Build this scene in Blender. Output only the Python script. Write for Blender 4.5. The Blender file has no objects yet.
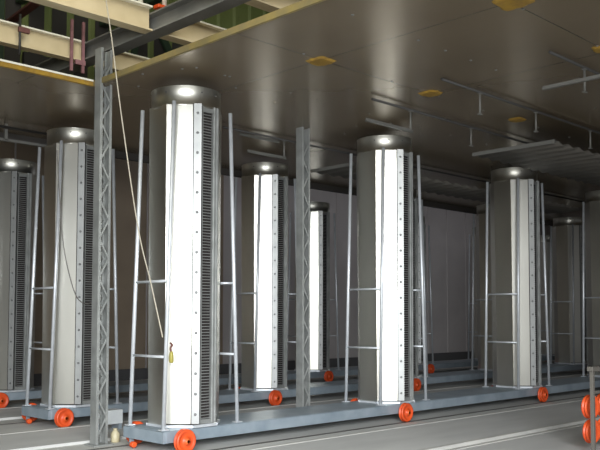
import bpy, math, random
from mathutils import Vector, Matrix
random.seed(7)
S = bpy.context.scene
COL = S.collection
PI = math.pi

# ---------------------------------------------------------------- camera
cam_d = bpy.data.cameras.new('camera')
cam = bpy.data.objects.new('camera', cam_d)
COL.objects.link(cam)
YAW, PITCH = math.radians(45.27), math.radians(3.2)
cam.location = (-6.096, -8.143, 1.25)
cam.rotation_euler = (math.radians(90) + PITCH, 0, YAW - math.radians(90))
cam_d.sensor_width = 36.0
cam_d.lens = 829.15 / 600 * 36
cam_d.shift_y = (270.57 - 225) / 600
cam_d.clip_end = 200
S.camera = cam

# ---------------------------------------------------------------- world
W = bpy.data.worlds.new('world'); S.world = W
W.use_nodes = True
bg = W.node_tree.nodes['Background']
bg.inputs[0].default_value = (0.95, 0.96, 1.0, 1)
bg.inputs[1].default_value = 0.13

# ---------------------------------------------------------------- daylight through the open gate behind the camera, then added fill lamps
def area(name, loc, target, sx, sy, power, col):
    d = bpy.data.lights.new(name, 'AREA'); d.shape = 'RECTANGLE'
    d.size = sx; d.size_y = sy; d.energy = power; d.color = col
    o = bpy.data.objects.new(name, d); COL.objects.link(o)
    o.location = loc
    o.rotation_euler = (Vector(target) - Vector(loc)).to_track_quat('-Z', 'Y').to_euler()
    return o
area('gate_daylight', (-7.75, -10.25, 1.35), (0, -2.5, -2.2), 11.5, 3.2, 300, (1.0, 0.975, 0.92))
floor_fill = area('added_floor_fill', (-7.1, -9.6, 2.9), (1.2, -0.2, -1.2), 7.0, 2.5, 500, (0.93, 0.97, 1.0))  # added lamp: lifts the floor while its narrow spread spares the ceiling
floor_fill.data.spread = math.radians(75)
area('added_back_wall_fill', (13.0, 7.2, 6.1), (13.0, 7.2, 0), 16.0, 1.0, 38, (0.95, 0.95, 1.0))  # added lamp below the closed rear roof, brightens the back wall
# added fill lamp, brightens the green cladding where the lowered ceiling is missing
area('added_cladding_fill', (-2.4, -2.5, 7.2), (-0.4, 3.0, 5.2), 3.0, 3.0, 165, (1.0, 0.96, 0.84))

S.view_settings.view_transform = 'Standard'
S.view_settings.look = 'None'
S.view_settings.gamma = 1
S.view_settings.use_curve_mapping = False
S.view_settings.exposure = 0.0

# ---------------------------------------------------------------- materials
def mat(name, col, rough=0.5, metal=0.0, spec=0.5, col2=None, scale=4.0, detail=4, bump=0.0, aniso=0.0, rvar=0.0, stretch=(1, 1, 1)):
    m = bpy.data.materials.new(name); m.use_nodes = True
    nt = m.node_tree; N = nt.nodes; L = nt.links
    b = N['Principled BSDF']
    b.inputs['Base Color'].default_value = (*col, 1)
    b.inputs['Roughness'].default_value = rough
    b.inputs['Metallic'].default_value = metal
    b.inputs['Specular IOR Level'].default_value = spec
    tc = N.new('ShaderNodeTexCoord'); mp = N.new('ShaderNodeMapping')
    mp.inputs['Scale'].default_value = stretch
    nz = N.new('ShaderNodeTexNoise'); nz.inputs['Scale'].default_value = scale; nz.inputs['Detail'].default_value = detail
    L.new(tc.outputs['Object'], mp.inputs[0]); L.new(mp.outputs[0], nz.inputs['Vector'])
    if col2:
        r = N.new('ShaderNodeValToRGB')
        r.color_ramp.elements[0].position = 0.35; r.color_ramp.elements[1].position = 0.65
        r.color_ramp.elements[0].color = (*col, 1); r.color_ramp.elements[1].color = (*col2, 1)
        L.new(nz.outputs[0], r.inputs[0]); L.new(r.outputs[0], b.inputs['Base Color'])
    if rvar:
        mr = N.new('ShaderNodeMapRange'); mr.inputs[3].default_value = rough - rvar; mr.inputs[4].default_value = rough + rvar
        L.new(nz.outputs[0], mr.inputs[0]); L.new(mr.outputs[0], b.inputs['Roughness'])
    if bump:
        bp = N.new('ShaderNodeBump'); bp.inputs['Strength'].default_value = bump; bp.inputs['Distance'].default_value = 0.02
        L.new(nz.outputs[0], bp.inputs['Height']); L.new(bp.outputs[0], b.inputs['Normal'])
    return m

M = {}
M['sheet'] = mat('aluminium_sheet', (0.62, 0.61, 0.555), 0.31, 1.0, col2=(0.66, 0.65, 0.595), scale=2.5, rvar=0.03, stretch=(1, 1, .3))
M['cap'] = mat('spun_aluminium', (0.50, 0.49, 0.44), 0.38, 1.0, col2=(0.55, 0.54, 0.485), scale=8)
M['rivet'] = mat('dull_rivet', (0.16, 0.16, 0.16), 0.5, 0.6)
M['strip'] = mat('strip_sheet', (0.30, 0.305, 0.30), 0.5, 1.0, col2=(0.34, 0.345, 0.335), scale=5)
M['louvre'] = mat('louvre_sheet', (0.36, 0.37, 0.36), 0.5, 0.75, col2=(0.46, 0.47, 0.46), scale=5)
M['dark'] = mat('dark_interior', (0.018, 0.014, 0.013), 0.8)
M['galv'] = mat('galvanised_pole', (0.60, 0.63, 0.66), 0.42, 0.45, col2=(0.68, 0.71, 0.74), scale=9)
M['cart'] = mat('galvanised_cart', (0.26, 0.32, 0.37), 0.45, 0.35, col2=(0.36, 0.42, 0.47), scale=3.5, rvar=0.08)
M['truss'] = mat('galvanised_truss', (0.25, 0.26, 0.25), 0.5, 0.4, col2=(0.34, 0.35, 0.34), scale=5)
M['orange'] = mat('orange_paint', (0.74, 0.095, 0.018), 0.45, col2=(0.62, 0.07, 0.015), scale=6)
M['orange_dk'] = mat('orange_hub', (0.80, 0.15, 0.03), 0.45)
M['tyre'] = mat('wheel_tread', (0.45, 0.09, 0.03), 0.6)
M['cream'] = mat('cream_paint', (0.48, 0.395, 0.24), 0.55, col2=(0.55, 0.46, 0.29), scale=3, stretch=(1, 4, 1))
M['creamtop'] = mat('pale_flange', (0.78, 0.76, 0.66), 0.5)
M['greybeam'] = mat('grey_beam_paint', (0.14, 0.14, 0.13), 0.45, col2=(0.18, 0.18, 0.168), scale=3)
M['yellow'] = mat('yellow_foam', (0.34, 0.20, 0.02), 0.9, col2=(0.24, 0.14, 0.025), scale=14, bump=0.4)
M['edge'] = mat('ochre_board_edge', (0.25, 0.19, 0.06), 0.85, col2=(0.19, 0.15, 0.065), scale=6)
M['rust'] = mat('red_primer', (0.16, 0.055, 0.05), 0.6, col2=(0.11, 0.045, 0.04), scale=6)
M['pink'] = mat('faded_red_primer', (0.25, 0.12, 0.13), 0.6, col2=(0.18, 0.085, 0.09), scale=12)
M['pipe'] = mat('dark_pipe', (0.03, 0.028, 0.026), 0.6, 0.0)
M['rod'] = mat('zinc_rod', (0.15, 0.148, 0.135), 0.55, 0.2)
M['tray'] = mat('corrugated_sheet', (0.15, 0.138, 0.12), 0.55, 0.2)
M['rope'] = mat('pale_rope', (0.50, 0.46, 0.36), 0.9, col2=(0.38, 0.34, 0.27), scale=60)
M['cable'] = mat('grey_cable', (0.16, 0.15, 0.14), 0.7)
M['tag'] = mat('olive_yellow_plastic', (0.30, 0.26, 0.05), 0.5)
M['tagred'] = mat('brown_hook', (0.12, 0.04, 0.03), 0.5)
M['white'] = mat('pale_box', (0.62, 0.65, 0.66), 0.6, col2=(0.68, 0.71, 0.72), scale=8)
M['jar'] = mat('cloudy_plastic', (0.50, 0.45, 0.30), 0.5, col2=(0.42, 0.36, 0.22), scale=10)
M['rail'] = mat('rail_steel', (0.17, 0.16, 0.15), 0.5, 0.5)
M['post'] = mat('rack_paint', (0.12, 0.11, 0.095), 0.5)
M['wall'] = mat('hall_wall', (0.68, 0.64, 0.635), 0.6, col2=(0.74, 0.70, 0.69), scale=1.2)
M['wall_brown'] = mat('hall_wall_brown', (0.42, 0.335, 0.25), 0.65, col2=(0.47, 0.375, 0.28), scale=1.2)
M['wall_dark'] = mat('dark_brown_wall', (0.12, 0.10, 0.075), 0.7, col2=(0.15, 0.12, 0.09), scale=1)
M['base'] = mat('dark_grey_base', (0.14, 0.14, 0.145), 0.7)
M['darkroof'] = mat('dark_roof_void', (0.05, 0.045, 0.04), 0.8)
M['green'] = mat('green_cladding', (0.17, 0.21, 0.065), 0.6, col2=(0.20, 0.24, 0.08), scale=1.0)
M['greendk'] = mat('dark_green_steel', (0.03, 0.055, 0.03), 0.6)

# ceiling: glossy brown boards with joints
def ceiling_mat():
    m = mat('ceiling_boards', (0.25, 0.195, 0.13), 0.26, 0.42, 0.5, col2=(0.272, 0.213, 0.143), scale=0.9, rvar=0.03)
    nt = m.node_tree; N = nt.nodes; L = nt.links; b = N['Principled BSDF']
    tc = N.new('ShaderNodeTexCoord'); br = N.new('ShaderNodeTexBrick')
    br.offset = 0.0; br.inputs['Scale'].default_value = 1
    br.inputs['Brick Width'].default_value = 2.0; br.inputs['Row Height'].default_value = 2.4
    br.inputs['Mortar Size'].default_value = 0.006; br.inputs['Mortar Smooth'].default_value = 0
    mp = N.new('ShaderNodeMapping'); mp.inputs['Location'].default_value = (-0.5, 1.82 + 2.4 * 4, 0)
    L.new(tc.outputs['Object'], mp.inputs[0]); L.new(mp.outputs[0], br.inputs['Vector'])
    mx = N.new('ShaderNodeMixRGB'); mx.blend_type = 'MIX'
    src = b.inputs['Base Color'].links[0].from_socket
    L.new(br.outputs['Fac'], mx.inputs[0]); L.new(src, mx.inputs[1]); mx.inputs[2].default_value = (0.11, 0.09, 0.06, 1)
    L.new(mx.outputs[0], b.inputs['Base Color'])
    return m
M['ceiling'] = ceiling_mat()

def floor_mat():
    m = mat('worn_concrete', (0.52, 0.515, 0.485), 0.75, col2=(0.64, 0.635, 0.60), scale=0.9, detail=6, bump=0.15, stretch=(.35, 1.6, 1))
    return m
M['floor'] = floor_mat()
M['walk'] = mat('walkway_concrete', (0.50, 0.50, 0.485), 0.7, col2=(0.60, 0.60, 0.58), scale=1.3, detail=6, bump=0.12, stretch=(.4, 1.5, 1))
M['kerb'] = mat('kerb_edge', (0.56, 0.55, 0.51), 0.8, col2=(0.46, 0.455, 0.43), scale=3)

# ---------------------------------------------------------------- mesh helpers
class MB:
    def __init__(s): s.v = []; s.f = []; s.sm = []; s.mi = []
    def add(s, vs, fs, smooth=False, mi=0):
        n = len(s.v); s.v += [tuple(v) for v in vs]
        for f in fs:
            s.f.append([n + i for i in f]); s.sm.append(smooth); s.mi.append(mi)
        return s
    def box(s, lo, hi, mi=0, T=None):
        x0, y0, z0 = lo; x1, y1, z1 = hi
        vs = [(x0,y0,z0),(x1,y0,z0),(x1,y1,z0),(x0,y1,z0),(x0,y0,z1),(x1,y0,z1),(x1,y1,z1),(x0,y1,z1)]
        if T is not None: vs = [T @ Vector(v) for v in vs]
        return s.add(vs, [(0,3,2,1),(4,5,6,7),(0,1,5,4),(1,2,6,5),(2,3,7,6),(3,0,4,7)], False, mi)
    def bar(s, a, b, w, h, up=(0, 0, 1), mi=0):
        a = Vector(a); b = Vector(b); d = (b - a).normalized(); u = Vector(up)
        if abs(d.dot(u)) > .99: u = Vector((1, 0, 0))
        r = d.cross(u).normalized(); u = r.cross(d).normalized()
        vs = []
        for p in (a, b):
            for i, j in ((-1,-1),(1,-1),(1,1),(-1,1)): vs.append(p + r * i * w / 2 + u * j * h / 2)
        return s.add(vs, [(0,1,2,3),(7,6,5,4),(0,4,5,1),(1,5,6,2),(2,6,7,3),(3,7,4,0)], False, mi)
    def lathe(s, a, b, prof, n=24, mi=0, smooth=True):
        """profile of (t along a->b in metres, radius)"""
        a = Vector(a); b = Vector(b); d = (b - a).normalized()
        u = Vector((0, 0, 1)) if abs(d.z) < .9 else Vector((1, 0, 0))
        r = d.cross(u).normalized(); u = r.cross(d).normalized()
        vs = []; fs = []
        for t, R in prof:
            for k in range(n):
                q = 2 * PI * k / n
                vs.append(a + d * t + (r * math.cos(q) + u * math.sin(q)) * R)
        for i in range(len(prof) - 1):
            for k in range(n):
                k2 = (k + 1) % n
                fs.append((i*n+k, i*n+k2, (i+1)*n+k2, (i+1)*n+k))
        s.add(vs, fs, smooth, mi)
        N0 = len(s.v) - len(vs)
        s.f.append([N0 + k for k in reversed(range(n))]); s.sm.append(False); s.mi.append(mi)
        s.f.append([N0 + (len(prof)-1)*n + k for k in range(n)]); s.sm.append(False); s.mi.append(mi)
        return s
    def tube(s, a, b, r, n=12, mi=0):
        L = (Vector(b) - Vector(a)).length
        return s.lathe(a, b, [(0, r), (L, r)], n, mi)
    def path(s, pts, r, n=8, mi=0):
        pts = [Vector(p) for p in pts]; vs = []; fs = []
        for i, p in enumerate(pts):
            d = (pts[min(i+1, len(pts)-1)] - pts[max(i-1, 0)]).normalized()
            u = Vector((0, 1, 0)) if abs(d.y) < .9 else Vector((1, 0, 0))
            a = d.cross(u).normalized(); u = a.cross(d)
            for k in range(n):
                q = 2*PI*k/n; vs.append(p + (a*math.cos(q) + u*math.sin(q))*r)
        for i in range(len(pts)-1):
            for k in range(n):
                k2 = (k+1) % n; fs.append((i*n+k, (i+1)*n+k, (i+1)*n+k2, i*n+k2))
        return s.add(vs, fs, True, mi)
    def build(s, name, mats, parent=None, loc=None):
        me = bpy.data.meshes.new(name); me.from_pydata(s.v, [], s.f)
        if not isinstance(mats, (list, tuple)): mats = [mats]
        for m in mats: me.materials.append(m)
        me.polygons.foreach_set('use_smooth', s.sm); me.polygons.foreach_set('material_index', s.mi)
        me.update()
        import bmesh
        bm = bmesh.new(); bm.from_mesh(me); bmesh.ops.recalc_face_normals(bm, faces=bm.faces); bm.to_mesh(me); bm.free()
        o = bpy.data.objects.new(name, me); COL.objects.link(o)
        if parent: o.parent = parent
        if loc: o.location = loc
        return o

def bevel(o, w=0.006, seg=2):
    m = o.modifiers.new('bevel', 'BEVEL'); m.width = w; m.segments = seg; m.limit_method = 'ANGLE'
    return o
def thing(name, label, cat, loc=(0, 0, 0), group=None, rz=0):
    o = bpy.data.objects.new(name, None); COL.objects.link(o)
    o.location = loc; o.rotation_euler.z = rz; o.empty_display_size = .1
    o['label'] = label; o['category'] = cat; o['kind'] = 'thing'
    if group: o['group'] = group
    return o
def tag(o, label, cat, group=None):
    o['label'] = label; o['category'] = cat; o['kind'] = 'thing'
    if group: o['group'] = group
    return o
def struct(o, label=None):
    o['kind'] = 'structure'
    if label: o['label'] = label
    return o
def copy_tree(o, parent=None):
    c = o.copy(); COL.objects.link(c)
    if parent: c.parent = parent
    for ch in list(o.children): copy_tree(ch, c)
    return c

G = -0.298          # hall floor; z = 0 is the cart deck
CZ = 4.12          # underside of the lowered ceiling

# ================================================================ SETTING
fl = MB().box((-14, -16, G - .3), (34, 9.3, G))
struct(fl.build('floor', M['floor']), 'grey worn concrete floor')
# raised walkways between the cart tracks, each with a paler edge
k = 0
for (y0, y1) in ((-2.32, -0.98), (0.98, 2.2), (3.9, 5.1), (6.9, 9.0), (-6.2, -2.62)):
    k += 1
    w = struct(MB().box((-14, y0, G), (30, y1, G + .035)).build('trim_%d' % k, M['walk']), 'low concrete walkway between cart tracks')
    k += 1
    struct(MB().box((-14, y1 - .0, G), (30, y1 + .07, G + .042)).build('trim_%d' % k, M['kerb']), 'pale kerb strip along walkway')
for y0 in (-2.39,):
    k += 1
    struct(MB().box((-14, y0, G), (30, y0 + .07, G + .042)).build('trim_%d' % k, M['kerb']), 'pale kerb strip along walkway')

# lowered ceiling: L shaped, the near left corner is left out
T = .05
X0, YE, YB = -0.74, 0.93, 4.18
c = MB()
c.box((X0, -9.0, CZ), (30, YB, CZ + T)); c.box((-14, YE, CZ), (X0, YB, CZ + T))
ceil = struct(c.build('ceiling', M['ceiling']), 'glossy brown board ceiling hung low over the carts')
struct(MB().box((X0 - .03, -9, CZ - .004), (X0, YE, CZ + T + .015)).build('trim_20', M['edge']), 'ochre edge of lowered ceiling running towards the viewer')
e = MB(); e.box((-14, YE - .04, CZ - .004), (X0 - .03, YE, CZ + T), 0); e.box((-14, YE - .05, CZ + T), (X0 - .03, YE + .02, CZ + T + .022), 1)
struct(e.build('trim_21', [M['yellow'], M['creamtop']]), 'yellow edge of lowered ceiling behind the lattice post')
struct(MB().box((-14, YB, CZ - .12), (30, YB + .08, 6.3)).build('trim_22', M['darkroof']), 'dark rear edge of lowered ceiling')
# screws in the ceiling boards
sc = MB()
def screw(x, y): sc.lathe((x, y, CZ), (x, y, CZ - .02), [(0, .016), (.008, .014), (.011, .006)], 8)
for cx in (0, 3.81, 7.63):
    for q in range(7):
        a = 2*PI*q/7 + .4; screw(cx + .62*math.cos(a), .62*math.sin(a))
for gx in [-.3 + .5*i for i in range(14)]:
    for gy in (-.62, -1.85, -3.0, -4.22, -5.4):
        if random.random() < .55: screw(gx + random.uniform(-.03, .03), gy)
so = sc.build('screw', M['rod'], ceil); so['kind'] = 'stuff'
# yellow foam patches at the board joints
for (x, y, r, cxy) in ((.52, -1.80, .15, 0), (2.49, -1.86, .14, 0), (4.55, -1.89, .12, 1), (.50, -4.24, .17, 0), (2.36, -4.24, .13, 0), (4.4, -4.24, .12, 0)):
    vs = []; n = 24
    for i in range(n):
        a = 2*PI*i/n; c_, s_ = math.cos(a), math.sin(a)
        R = r / (abs(c_)**7 + abs(s_)**7)**(1/7) * random.uniform(.84, 1.06)
        vs.append((x + R*c_, y + R*s_))
    b = MB(); b.add([(*v, CZ) for v in vs] + [(v[0]*.8 + x*.2, v[1]*.8 + y*.2, CZ - .018) for v in vs],
            [tuple(range(n, 2*n))] + [(i, (i+1) % n, n + (i+1) % n, n + i) for i in range(n)])
    p = b.build('foam_patch', M['yellow'], ceil)
# hall walls and high roof
wb = MB(); wb.box((8, 9.0, G), (30, 9.3, 6.2)); wb.box((-14, 9.0, G), (8, 9.3, 6.2), 1)
x = -14
wall_back = struct(wb.build('wall_back', [M['wall'], M['wall_brown']]), 'grey panelled back wall')
pj = MB()
while x < 30:
    pj.box((x, 8.975, .0), (x + .035, 9.0, 6.2)); x += 1.15
pj.build('panel_joint', M['wall'], wall_back)['kind'] = 'stuff'
struct(MB().box((-14, 8.92, G), (30, 9.0, .0)).build('baseboard_back', M['base']), 'dark base strip of back wall')
struct(MB().box((30, -16, G), (30.3, 9.3, 6.2)).build('wall_right', M['wall_brown']), 'dark far right wall')
struct(MB().box((-14.3, -7.0, G), (-14, 9.3, 8)).build('wall_left', M['wall_dark']), 'brown left wall')
struct(MB().box((-14, YB + .08, 6.2), (30, 9.3, 6.3)).build('ceiling_rear', M['darkroof']), 'dark roof over the rear aisle')
# green cladding of the high hall, seen through the missing corner of the ceiling
gc = MB()
x = -14; n = 0
prof = []
while x < 14:
    prof += [(x, 0), (x + .26, 0), (x + .30, .045), (x + .36, .045)]; x += .40
vs = []; fs = []
for (px, pz) in prof: vs += [(px, -9, 8.4 + pz - 0), (px, YB, 8.0 + pz)]
for i in range(len(prof) - 1): fs.append((2*i, 2*i+1, 2*i+3, 2*i+2))
gc.add(vs, fs)
groof = gc.build('ceiling_high', M['green']); struct(groof, 'green ribbed roof sheeting of the high hall')
sol = groof.modifiers.new('sol', 'SOLIDIFY'); sol.thickness = .02; sol.offset = 1
gw = MB(); vs = []; fs = []
for (px, pz) in prof[:]: vs += [(px, YB - pz + .03, CZ + T), (px, YB - pz + .03, 8.2)]
for i in range(len(prof) - 1): fs.append((2*i, 2*i+1, 2*i+3, 2*i+2))
gw.add(vs, fs)
gwo = struct(gw.build('wall_upper', M['green']), 'green ribbed cladding above the lowered ceiling')
sol = gwo.modifiers.new('sol', 'SOLIDIFY'); sol.thickness = .02

# ================================================================ STEEL ABOVE THE CEILING
def ibeam(a, b, h, w, tw=.012, tf=.02, mats=None, name='steel_beam', label='', cat='beam', web_off=0):
    a = Vector(a); b = Vector(b)
    r = thing(name, label, cat, tuple(a)); d = b - a; m = MB()
    up = Vector((0, 0, 1)); zc = Vector((0, 0, h/2))
    m.bar(zc + Vector((0,0,0)), zc + d, tw, h - 2*tf)
    web = m.build('web', mats[0], r)
    m = MB(); m.bar(Vector((0,0,tf/2)), d + Vector((0,0,tf/2)), w, tf); m.build('flange', mats[0], r)
    m = MB(); m.bar(Vector((0,0,h - tf/2)), d + Vector((0,0,h - tf/2)), w, tf); m.build('flange', mats[1], r)
    return r
for y, z, h, w, la, lb in ((1.45, 4.57, .27, .13, 'lower cream beam at far left, ending at the head of the near lattice post', 'short visible piece of cream beam between lattice post and ochre ceiling edge'),
                     (-.06, 4.60, .30, .16, 'upper cream beam at left carrying the orange lashing', 'cream beam piece right of the grey beam, above the tallest column'),
                     (-1.62, 4.60, .28, .16, 'cream beam left of the grey beam, out of the frame above', 'small cream beam piece at the top edge beside the ochre ceiling edge')):
    ibeam((-9, y, z), (-.602, y, z), h, w, mats=(M['cream'], M['creamtop']), label=la)
    ibeam((-.398, y, z), (8, y, z), h, w, mats=(M['cream'], M['creamtop']), label=lb)
ibeam((-0.50, 3.6, 4.60), (-0.50, -7.0, 4.60), .23, .20, mats=(M['greybeam'], M['greybeam']),
      label='dark grey beam crossing under the cream beams beside the ceiling edge')
# green rafters and red braces behind
for i, (x, lab) in enumerate(((-2.05, 'dark green rafter furthest left, behind the cream beams'), (-.2, 'dark green rafter behind the red brace by the lattice post'), (1.3, 'dark green rafter seen over the tallest column'))):
    tag(MB().box((x - .06, .2, 6.2), (x + .06, YB - .06, 6.5)).build('rafter', M['greendk']), lab, 'rafter')
def brace(a, b, lab, w=.13):
    r = thing('diagonal_brace', lab, 'brace', a); d = Vector(b) - Vector(a)
    m = MB(); m.bar((0,0,0), d, w, .02); m.build('flange', M['rust'], r)
    m = MB(); m.bar((0,0,.04), d + Vector((0,0,.04)), .015, .08); m.build('web', M['rust'], r)
brace((-.80, 4.12, 5.41), (-.86, 1.6, 5.57), 'red primed diagonal brace at the upper left corner')
brace((.48, 4.12, 5.43), (.61, 1.6, 5.51), 'red primed brace right behind the head of the lattice post')
def green_post(a, b, w, lab):
    tag(MB().bar(a, b, w, .06, up=(0, 1, 0)).build('green_strut', M['greendk']), lab, 'strut')
green_post((2.30, 4.06, 6.62), (3.80, 4.06, CZ + T + .02), .13, 'slanting dark green strut behind the cream beams, above the tallest column')
green_post((-.56, 4.06, CZ + T), (-.56, 4.06, 7.9), .16, 'dark green upright against the cladding at the left edge')
green_post((1.55, 4.06, CZ + T), (2.05, 4.06, 6.6), .10, 'thin dark green strut right of the near lattice post head')
pn = MB().box((-.15, 4.02, CZ + T), (.52, 4.09, 5.42)).build('dark_panel', M['pipe'])
tag(pn, 'dark panel low on the green cladding, below the lower cream beam', 'panel')
# hanger of two straps on the beam
hg = thing('strap_hanger', 'pair of faded red straps hung over the lower cream beam', 'hanger', (-.74, 1.37, 4.45))
for s in (-.075, .09):
    MB().box((s - .018, -.03, -.05), (s + .018, -.005, .62)).build('strap', M['pink'], hg)
MB().box((-.02, -.035, .05), (.12, -.006, .11)).build('clamp', M['pink'], hg)
cl = thing('threaded_clamp', 'dark clamp gripping the lower cream beam at far left', 'clamp', (-1.52, 1.36, 4.45))
MB().tube((0, -.02, 0), (0, -.02, .5), .016, 8).build('rod', M['pipe'], cl)
MB().box((-.02, -.04, .28), (.12, -.0, .34)).build('jaw', M['rust'], cl)
lc = thing('lashing_strap', 'orange lashing around the upper cream beam with pale upright above', 'strap', (-.43, -.10, 4.905))
bevel(MB().box((-.10, -.05, 0), (.10, .06, .045)).build('webbing', M['orange'], lc), .01)
MB().tube((.02, 0, .045), (.02, 0, .6), .03, 10).build('upright', M['creamtop'], lc)
up = MB().tube((-.72, -.06, 4.90), (-.72, -.06, 5.5), .03, 10).build('upright_tube', M['creamtop'])
tag(up, 'short pale upright tube on the upper cream beam left of the orange lashing', 'tube')

# ================================================================ LATTICE POSTS
def lattice(name, loc, ztop, label, flip=1):
    r = thing(name, label, 'lattice post', loc)
    z0 = G - loc[2]; W2, D2 = .078, .066
    bevel(MB().box((-.13, -.12, z0), (.13, .12, z0 + .02)).build('base_plate', M['truss'], r), .004)
    for s in (-1, 1):
        m = MB(); m.box((s*W2 - .005, -D2, z0 + .02), (s*W2 + .005, D2, ztop))
        for t in (-1, 1):
            m.box((min(s*W2, s*(W2 - .03)), t*D2 - .004, z0 + .02), (max(s*W2, s*(W2 - .03)), t*D2 + .004, ztop))
        m.build('channel', M['truss'], r)
    for t in (-1, 1):
        m = MB(); z = z0 + .10; s = 1
        while z < ztop - .3:
            m.bar((-s*(W2 - .012), t*(D2 - .012), z), (s*(W2 - .012), t*(D2 - .012), z + .24), .022, .012, up=(0, 1, 0)); z += .24; s = -s
        m.build('lacing', M['truss'], r)
    return r
lattice('lattice_post', (-.70, .76, 0), 4.56, 'laced steel post left of the tallest column, rising past the ceiling corner')
lattice('lattice_post', (2.73, .70, 0), CZ, 'laced steel post in the middle, standing behind the long cart')

# ================================================================ CARTS
def cart(loc, L, ws, label, ends):
    r = thing('rail_cart', label, 'cart', (loc[0], loc[1], -.04))
    hw, hb = .42, .38
    m = MB(); m.box((-.56, -hw, -.13), (L, -hw + .055, 0)); m.box((-.56, hb - .055, -.13), (L, hb, 0))
    bevel(m.build('side_rail', M['cart'], r), .006)
    m = MB(); m.box((-.60, -hw - .0, -.13), (-.56, hb, -.002)); m.build('end_rail', M['cart'], r); m = MB(); x = 1.2
    while x < L:
        MB().box((x - .04, -hw + .055, -.12), (x + .04, hb - .055, -.024)).build('cross_member', M['cart'], r); x += 1.27
    m = MB(); m.box((-.56, -hw + .03, -.022), (L, hb - .03, .004)); m.build('deck', M['cart'], r)
    for x in ws:
        MB().tube((x, -.56, -.1135), (x, .54, -.1135), .022, 10).build('axle', M['orange'], r)
        for y, s in ((-.50, -1), (.50, 1)):
            b = MB(); R = .138
            b.lathe((x, y + .045*-s, -.1135), (x, y + .12*s, -.1135),
                    [(0, R*.9), (.012, R), (.02, R), (.024, R*.86), (.045, R*.86), (.05, R*.98), (.066, R*.98), (.078, R*.90), (.078, R*.78), (.068, R*.72), (.068, R*.3), (.09, R*.28), (.094, R*.2)], 32)
            b.build('wheel', M['orange'], r)
            MB().lathe((x, y + .04*s, -.1135), (x, y + .07*s, -.1135), [(0, .03), (.012, .03), (.02, .02)], 14).build('wheel_hub', M['orange_dk'], r)
            MB().box((x - .03, y - s*.075, -.15), (x + .03, y - s*.05, -.02)).build('axle_bracket', M['cart'], r)
    # little stop roller at the left end
    b = MB(); b.lathe((-.54, .30, -.212), (-.54, .22, -.212), [(0, .03), (.01, .036), (.06, .036), (.07, .03)], 18)
    b.build('guide_roller', M['orange'], r)
    MB().box((-.565, .285, -.22), (-.515, .31, -.10)).build('roller_bracket', M['cart'], r)
    return r
P = 3.813; R2, R3 = 2.922, 5.844; O2, O3 = .16, .55
cart((0, 0, 0), 17.5, [-.35, 3.68, 7.68, 11.6, 15.6], 'long grey wheeled cart in front, carrying the nearest row of columns', 0)
cart((O2, R2, 0), 21, [-.40, 3.62, 7.6, 11.55, 15.55, 19.55], 'long grey wheeled cart of the second row, behind the lattice post', 0)
cart((O3 - P, R3, 0), 26, [-.45, 3.46, 7.48, 11.49, 15.5, 19.5, 23.5], 'long grey wheeled cart of the rearmost row, its wheel at left edge', 0)
# track rails under the wheels
for j, y in enumerate((0, R2, R3)):
    for s, side in ((-.50, 'front'), (.50, 'rear')):
        nm = ('nearest', 'second', 'rearmost')[j]
        m = MB(); m.box((-14, y + s*1.0 - .035, G), (28, y + s + .035, G + .004))
        o = m.build('track_rail', M['rail']); tag(o, 'flat steel track under the %s wheels of the %s cart' % (side, nm), 'rail')

# ================================================================ AIR COLUMNS
Rin, Hc = .418, 3.80
def face_T(k, taper=True):
    """frame on octagon facet with outward normal at angle k (deg): local x = along, y = out, z = up (leaning with the taper)"""
    a = math.radians(k); n = Vector((math.cos(a), math.sin(a), 0)); t = Vector((-n.y, n.x, 0))
    return n, t
def fpoint(k, u, out, z):
    f = .962 + .038 * z / Hc
    n, t = face_T(k); p = (n*(Rin + out) + t*u) * f
    return Vector((p.x, p.y, z))
def fbox(m, k, u0, u1, o0, o1, z0, z1, mi=0):
    vs = [fpoint(k, u, o, z) for z in (z0, z1) for (u, o) in ((u0, o0), (u1, o0), (u1, o1), (u0, o1))]
    m.add(vs, [(0,3,2,1),(4,5,6,7),(0,1,5,4),(1,2,6,5),(2,3,7,6),(3,0,4,7)], False, mi)
HS = Rin * math.tan(PI/8)      # half side .173

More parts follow.
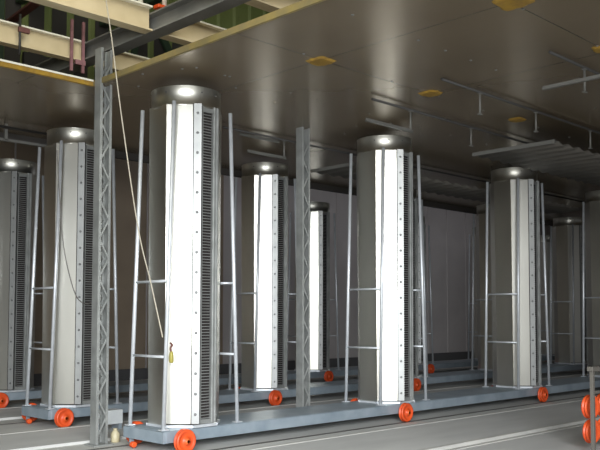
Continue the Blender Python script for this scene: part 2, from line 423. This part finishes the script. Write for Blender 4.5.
def make_column():
    r = thing('air_column', 'x', 'metal column', (0, 0, 0))
    # core with dark interior behind the louvres
    m = MB(); n = 8
    vs = []
    for z in (.03, Hc):
        f = .962 + .038 * z / Hc
        for k in range(8):
            a = math.radians(22.5 + 45*k); Rr = (Rin - .035)/math.cos(PI/8)*f
            vs.append((Rr*math.cos(a), Rr*math.sin(a), z))
    m.add(vs, [tuple(range(7, -1, -1)), tuple(range(8, 16))] + [(i, (i+1) % 8, 8 + (i+1) % 8, 8 + i) for i in range(8)])
    m.build('inner_liner', M['dark'], r)
    # plain casing sheets on facets
    m = MB()
    for k in (0, 45, 135, 180, 315):
        fbox(m, k, -HS, HS, -.03, 0, .03, Hc)
    m.build('casing', M['sheet'], r)
    m = MB(); fbox(m, 225, -HS + .004, HS - .032, -.03, .004, .05, Hc - .01)
    m.build('front_panel', M['sheet'], r)
    # bolt strip beside the bright front panel
    m = MB()      # folded strip bridging the corner between the front panel and the louvre side
    fbox(m, 225, HS - .020, HS + .072, -.0, .012, .05, Hc)
    fbox(m, 225, HS + .060, HS + .072, -.04, .0, .05, Hc)
    fbox(m, 225, HS - .032, HS - .020, 0, .006, .05, Hc, 1)
    bs = m.build('bolt_strip', [M['strip'], M['dark']], r)
    m = MB(); z = .16
    while z < Hc - .05:
        c = fpoint(225, HS + .026, .012, z); n_, t_ = face_T(225)
        MB().lathe(c - n_*.004, c + n_*.02, [(0, .017), (.010, .016), (.014, .008)], 8).build('bolt', M['rivet'], bs); z += .235
    # louvre panels
    for k in (270, 90):
        m = MB()
        a0, a1 = -HS + .112, -HS + .262
        fbox(m, k, -HS + (.1 if k == 270 else 0), a0, -.03, .006, .04, Hc); fbox(m, k, a1, HS, -.03, .0, .04, Hc)
        fbox(m, k, a1 + .02, a1 + .035, 0, .008, .04, Hc); fbox(m, k, HS - .02, HS, 0, .006, .04, Hc)
        z = .10; fbox(m, k, a0, a1, -.03, 0, .04, .09)
        while z < Hc - .06:
            fbox(m, k, a0, a1, -.012, .0, z, z + .0075); z += .0345
        fbox(m, k, a0, a1, -.03, 0, Hc - .07, Hc)
        m.build('louvre_panel', M['louvre'], r)
    # footing flange
    m = MB(); 
    for k in range(0, 360, 45): fbox(m, k, -HS, HS, -.03, .02, .004, .035)
    m.build('base_flange', M['galv'], r)
    # round cap
    m = MB(); m.lathe((0, 0, Hc - .03), (0, 0, Hc + .3), [(0, .418), (.006, .426), (.03, .426), (.036, .421), (.238, .421), (.242, .426), (.25, .426)], 64)
    cap = m.build('cap', M['cap'], r)
    for q in range(4):
        a = math.radians(195 + 30*q + 4); c = Vector((math.cos(a)*.420, math.sin(a)*.420, Hc + .15))
        d = Vector((math.cos(a), math.sin(a), 0)); MB().lathe(c, c + d*.02, [(0, .010), (.008, .008)], 8).build('rivet', M['rivet'], cap)
    # support frames: leaning tube ladders left and right
    for s in (-1, 1):
        rr = .024
        B = [Vector((s*.545, y, .0)) for y in (-.35, .325)]; T_ = [Vector((s*.425, y, 3.80)) for y in (-.335, .31)]
        f = None
        for i, nm in enumerate(('front', 'rear')):
            mm = MB(); mm.tube(B[i] + Vector((0, 0, .004)), T_[i], rr, 12)
            o = mm.build('frame_pole', M['galv'], r)
            mm = MB(); mm.box((B[i].x - .05, B[i].y - .04, .004), (B[i].x + .05, B[i].y + .04, .016)); mm.build('foot_plate', M['galv'], o)
        for z in (.83, 1.70):
            t = z / 3.8; a = B[0].lerp(T_[0], t); b = B[1].lerp(T_[1], t)
            mm = MB(); mm.tube(a, b, .016, 10)
            mm.build('frame_rung', M['galv'], r)
        for i, sy in ((0, -1), (1, 1)) if s > 0 else ():
            t = 1.70/3.8; a = B[i].lerp(T_[i], t)
            mm = MB(); mm.tube(a, (s*.34, a.y*.75, 1.70), .013, 8); mm.build('frame_tie', M['galv'], r)
    return r
proto = make_column()
grp = {0: 'metal columns on the front cart', 1: 'metal columns on the second cart', 2: 'metal columns on the rear cart'}
first = True
spots = [
 (0, 0, 0, 'tallest and nearest silver column, bright front panel, on left end of front cart'),
 (1, 0, 0, 'bright silver column right of centre, second on the front cart'),
 (2, 0, 0, 'duller grey column under the ribbed tray, third on the front cart'),
 (3, 0, 0, 'front cart column at right picture edge, only its left poles show'),
 (0, 1, O2, 'silver grey column just left of the near lattice post, on left end of second cart'),
 (1, 1, O2, 'bright slim column between the tallest column and the middle lattice post'),
 (2, 1, O2, 'second cart column hidden straight behind the bright column right of centre'),
 (3, 1, O2, 'second cart column hidden behind the duller grey column'),
 (4, 1, O2, 'dark column with small round glint, in the gap right of the grey column'),
 (0, 2, O3, 'grey column cut by the left edge of the photo, rear cart'),
 (1, 2, O3, 'rear cart column hidden behind the tallest column'),
 (2, 2, O3, 'narrow bright column just right of the middle lattice post, rear cart'),
 (3, 2, O3, 'rear cart column seen in slivers right of the bright column past centre'),
 (4, 2, O3, 'rear cart column peeping out left of the duller grey column'),
 (5, 2, O3, 'farthest dark column right of the duller grey column, rear cart'),
]
for i, j, off, lab in spots:
    o = proto if first else copy_tree(proto)
    first = False
    o.location = (i*P + off, j*2.922, -.036)
    o['label'] = lab; o['group'] = grp[j]

# ================================================================ PIPES, HANGERS AND TRAYS UNDER THE CEILING
def pipe(x0, x1, y, lab, z=CZ - .043):
    tag(MB().tube((x0, y, z), (x1, y, z), .017, 10).build('ceiling_pipe', M['pipe']), lab, 'pipe')
pipe(1.95, 14, -2.42, 'dark pipe under the ceiling running over the ribbed tray, front edge side')
pipe(2.05, 14, -1.25, 'dark pipe under the ceiling just in front of the column right of centre')
pipe(1.93, 9, -3.83, 'dark pipe under the ceiling nearest the right upper corner')
pipe(1.7, 14, 1.36, 'dark pipe under the ceiling above the second row of columns')
def hanger(x, y, lab, zb=3.80, arm=0):
    r = thing('rod_hanger', lab, 'hanger', (x, y, CZ - .06), 'rod hangers below the ceiling pipes')
    MB().tube((0, 0, .0), (0, 0, zb - CZ + .06), .014, 8).build('rod', M['rod'], r)
    MB().box((-.035, -.02, zb - CZ + .06 - .012), (.035, .02, zb - CZ + .06)).build('foot', M['rod'], r)
    MB().box((-.03, -.02, -.008), (.03, .02, .0)).build('pipe_clip', M['rod'], r)
hanger(2.76, -2.42, 'short rod hanging from the pipe upper right of the bright column past centre')
hanger(4.14, -2.42, 'rod hanging above the left corner of the ribbed tray')
hanger(2.86, -1.25, 'rod hanging just right above the cap of the column past centre')
hanger(4.32, -1.25, 'rod hanging left of the ribbed tray, behind its near corner')
hanger(2.72, -3.83, 'rod hanging at the pale bar near the right upper corner')
hanger(5.75, -2.42, 'rod in front of the ribbed tray, at its far front edge')
hanger(2.96, 1.36, 'rod hanging above the bright slim column left of the middle lattice post')
hanger(4.9, 1.36, 'rod hanging behind the middle lattice post above the rear tray', 3.84)
hanger(6.1, -1.25, 'rod holding the rear edge of the ribbed tray', 3.84)
def angle_bar(a, b, lab, w=.045):
    m = MB(); m.bar(a, b, w, .008); a2 = Vector(a) + Vector((0, 0, .018)); b2 = Vector(b) + Vector((0, 0, .018))
    m.bar(a2, b2, .006, .04)
    tag(m.build('angle_bar', M['rod']), lab, 'bar')
angle_bar((1.95, -1.23, 3.78), (2.92, -1.23, 3.78), 'pale bar above the cap of the column right of centre')
angle_bar((2.2, 1.38, 3.78), (3.03, 1.38, 3.78), 'lower pale bar above the cap of the bright slim column')
angle_bar((2.1, 1.45, 4.04), (2.93, 1.45, 4.04), 'upper pale bar above the cap of the bright slim column')
angle_bar((2.28, -3.55, 3.79), (2.28, -5.2, 3.79), 'pale bar ending at the right edge near the upper right corner')
tag(MB().tube((-3.5, 3.52, 4.05), (0.1, 3.52, 4.05), .02, 8).build('ceiling_pipe', M['pipe']), 'thin pipe under the ceiling at the left edge', 'pipe')
angle_bar((-3.5, 3.68, 3.88), (.1, 3.68, 3.88), 'pale bar above the cap of the column cut by the left edge')
hg2 = thing('rod_hanger', 'rod hanging at the left edge above the cut column', 'hanger', (-.62, 3.6, CZ), 'rod hangers below the ceiling pipes')
MB().box((-.02, -.02, -.23), (.02, .02, 0)).build('rod', M['rod'], hg2)

def tray(x0, x1, y0, y1, z, lab):
    r = thing('ribbed_tray', lab, 'tray', (x0, y0, z))
    W_ = x1 - x0; Dp = y1 - y0; vs = []; fs = []; n = int(W_ / .04)
    for i in range(n + 1):
        xx = W_*i/n; zz = .018*math.sin(xx*2*PI/.32); vs += [(xx, 0, zz), (xx, Dp, zz)]
    for i in range(n): fs.append((2*i, 2*i+2, 2*i+3, 2*i+1))
    m = MB(); m.add(vs, fs, True); o = m.build('ribbed_sheet', M['tray'], r)
    so_ = o.modifiers.new('s', 'SOLIDIFY'); so_.thickness = .012
    m = MB(); m.box((-.02, 0, -.03), (.012, Dp, .025)); m.build('edge_strip', M['rod'], r)
    return r
tray(4.93, 12.2, -2.28, -.88, 3.80, 'ribbed metal tray hung over the duller grey column')
tray(4.18, 12.6, .95, 1.95, 3.80, 'ribbed metal tray hung behind the bright column right of centre')

# ================================================================ ROPE, CABLE, SMALL THINGS
def bez(pts, n=10):
    out = []; Pn = [Vector(p) for p in pts]
    for i in range(len(Pn) - 1):
        p0 = Pn[max(i-1, 0)]; p1 = Pn[i]; p2 = Pn[i+1]; p3 = Pn[min(i+2, len(Pn)-1)]
        for k in range(n):
            t = k/n
            out.append(.5*((2*p1) + (-p0+p2)*t + (2*p0-5*p1+4*p2-p3)*t*t + (-p0+3*p1-3*p2+p3)*t**3))
    out.append(Pn[-1]); return out
ROPE = [(-1.44, -.48, 4.68), (-1.32, -.42, 4.25), (-1.15, -.35, 3.5), (-.91, -.34, 2.26), (-.75, -.38, 1.61), (-.61, -.41, 1.02)]
ROPE[0:0] = [(-1.62, -.52, 5.6)]
r = MB(); r.path(bez(ROPE), .007, 8)
tag(r.build('hanging_rope', M['rope']), 'thin pale rope slanting from the roof down to the pole of the tallest column', 'rope')
tg = thing('hook_tag', 'small olive yellow hook handle on the front pole of the tallest column', 'hook', (-.485, -.405, .80))
bevel(MB().lathe((0, 0, -.07), (0, 0, .1), [(0, .018), (.02, .026), (.10, .024), (.13, .014)], 12).build('handle', M['tag'], tg), .002)
MB().path(bez([(0, 0, .05), (-.012, 0, .10), (.01, 0, .13), (-.015, 0, .155)]), .012, 8).build('hook', M['tagred'], tg)
CABLE = [(-.72, 1.86, 3.46), (-.62, 1.95, 2.81), (-.55, 1.94, 2.14), (-.48, 1.77, 1.57), (-.52, 1.41, 1.42), (-.68, .85, 1.48)]
r = MB(); r.path(bez(CABLE), .008, 6)
tag(r.build('slack_cable', M['cable']), 'thin dark cable drooping in front of the column left of the lattice post', 'cable')

bx = thing('control_box', 'pale grey box low behind the near lattice post', 'box', (.05, 1.72, G + .035))
bevel(MB().box((-.16, -.10, .07), (.14, .10, .26)).build('housing', M['white'], bx), .01)
MB().box((-.15, -.09, 0), (-.10, .09, .07)).build('foot', M['cart'], bx); MB().box((.08, -.09, 0), (.13, .09, .07)).build('foot', M['cart'], bx)
jr = thing('plastic_bottle', 'cloudy beige plastic bottle standing between lattice post and front cart', 'bottle', (-.42, .84, G))
MB().lathe((0, 0, 0), (0, 0, .3), [(0, .05), (.01, .056), (.11, .056), (.14, .03), (.15, .022)], 20).build('body', M['jar'], jr)
MB().lathe((0, 0, .148), (0, 0, .2), [(0, .026), (.022, .026)], 14).build('lid', M['jar'], jr)

# wheel rack at the right edge
rk = thing('wheel_rack', 'brown grey post and rail holding spare wheels at the right edge', 'rack', (2.70, -3.86, 0))
for px, py in ((.0, 0), (.75, 0)):
    bevel(MB().box((px - .022, py - .02, G), (px + .022, py + .02, .65)).build('post', M['post'], rk), .003)
bevel(MB().box((-.05, -.035, .65), (.82, .035, .70)).build('top_bar', M['post'], rk), .004)
MB().box((.022, -.012, .40), (.728, .012, .43)).build('shelf_bar', M['post'], rk)
def wheel_at(loc, ax, lab, R=.135, th=.07, group=None):
    r = thing('spare_wheel', lab, 'wheel', loc, group); a = Vector(ax).normalized()
    m = MB(); m.lathe(-a*th/2, a*th/2, [(0, R*.80), (0, R*.93), (.010, R), (.022, R), (.028, R*.88), (th-.028, R*.88), (th-.022, R), (th-.010, R), (th, R*.93), (th, R*.80), (th-.01, R*.7), (th-.01, R*.3), (th+.012, R*.26)], 32)
    m.build('rim', M['orange'], r)
    MB().tube(-a*(th/2 + .02), -a*(th/2 - .02), .03, 14).build('hub', M['orange_dk'], r)
WG = 'spare orange wheels on the rack'
wheel_at((2.89, -3.74, .235), (-.15, -1, 0), 'spare orange wheel, upper one beside the rack post', group=WG)
wheel_at((2.91, -3.74, -.043), (-.15, -1, 0), 'spare orange wheel, lower one beside the rack post', group=WG)
wheel_at((3.22, -3.74, .235), (-.15, -1, 0), 'spare orange wheel, upper one farther right, cut by the picture edge', group=WG)
wheel_at((3.24, -3.74, -.043), (-.15, -1, 0), 'spare orange wheel, lower one farther right, cut by the picture edge', group=WG)
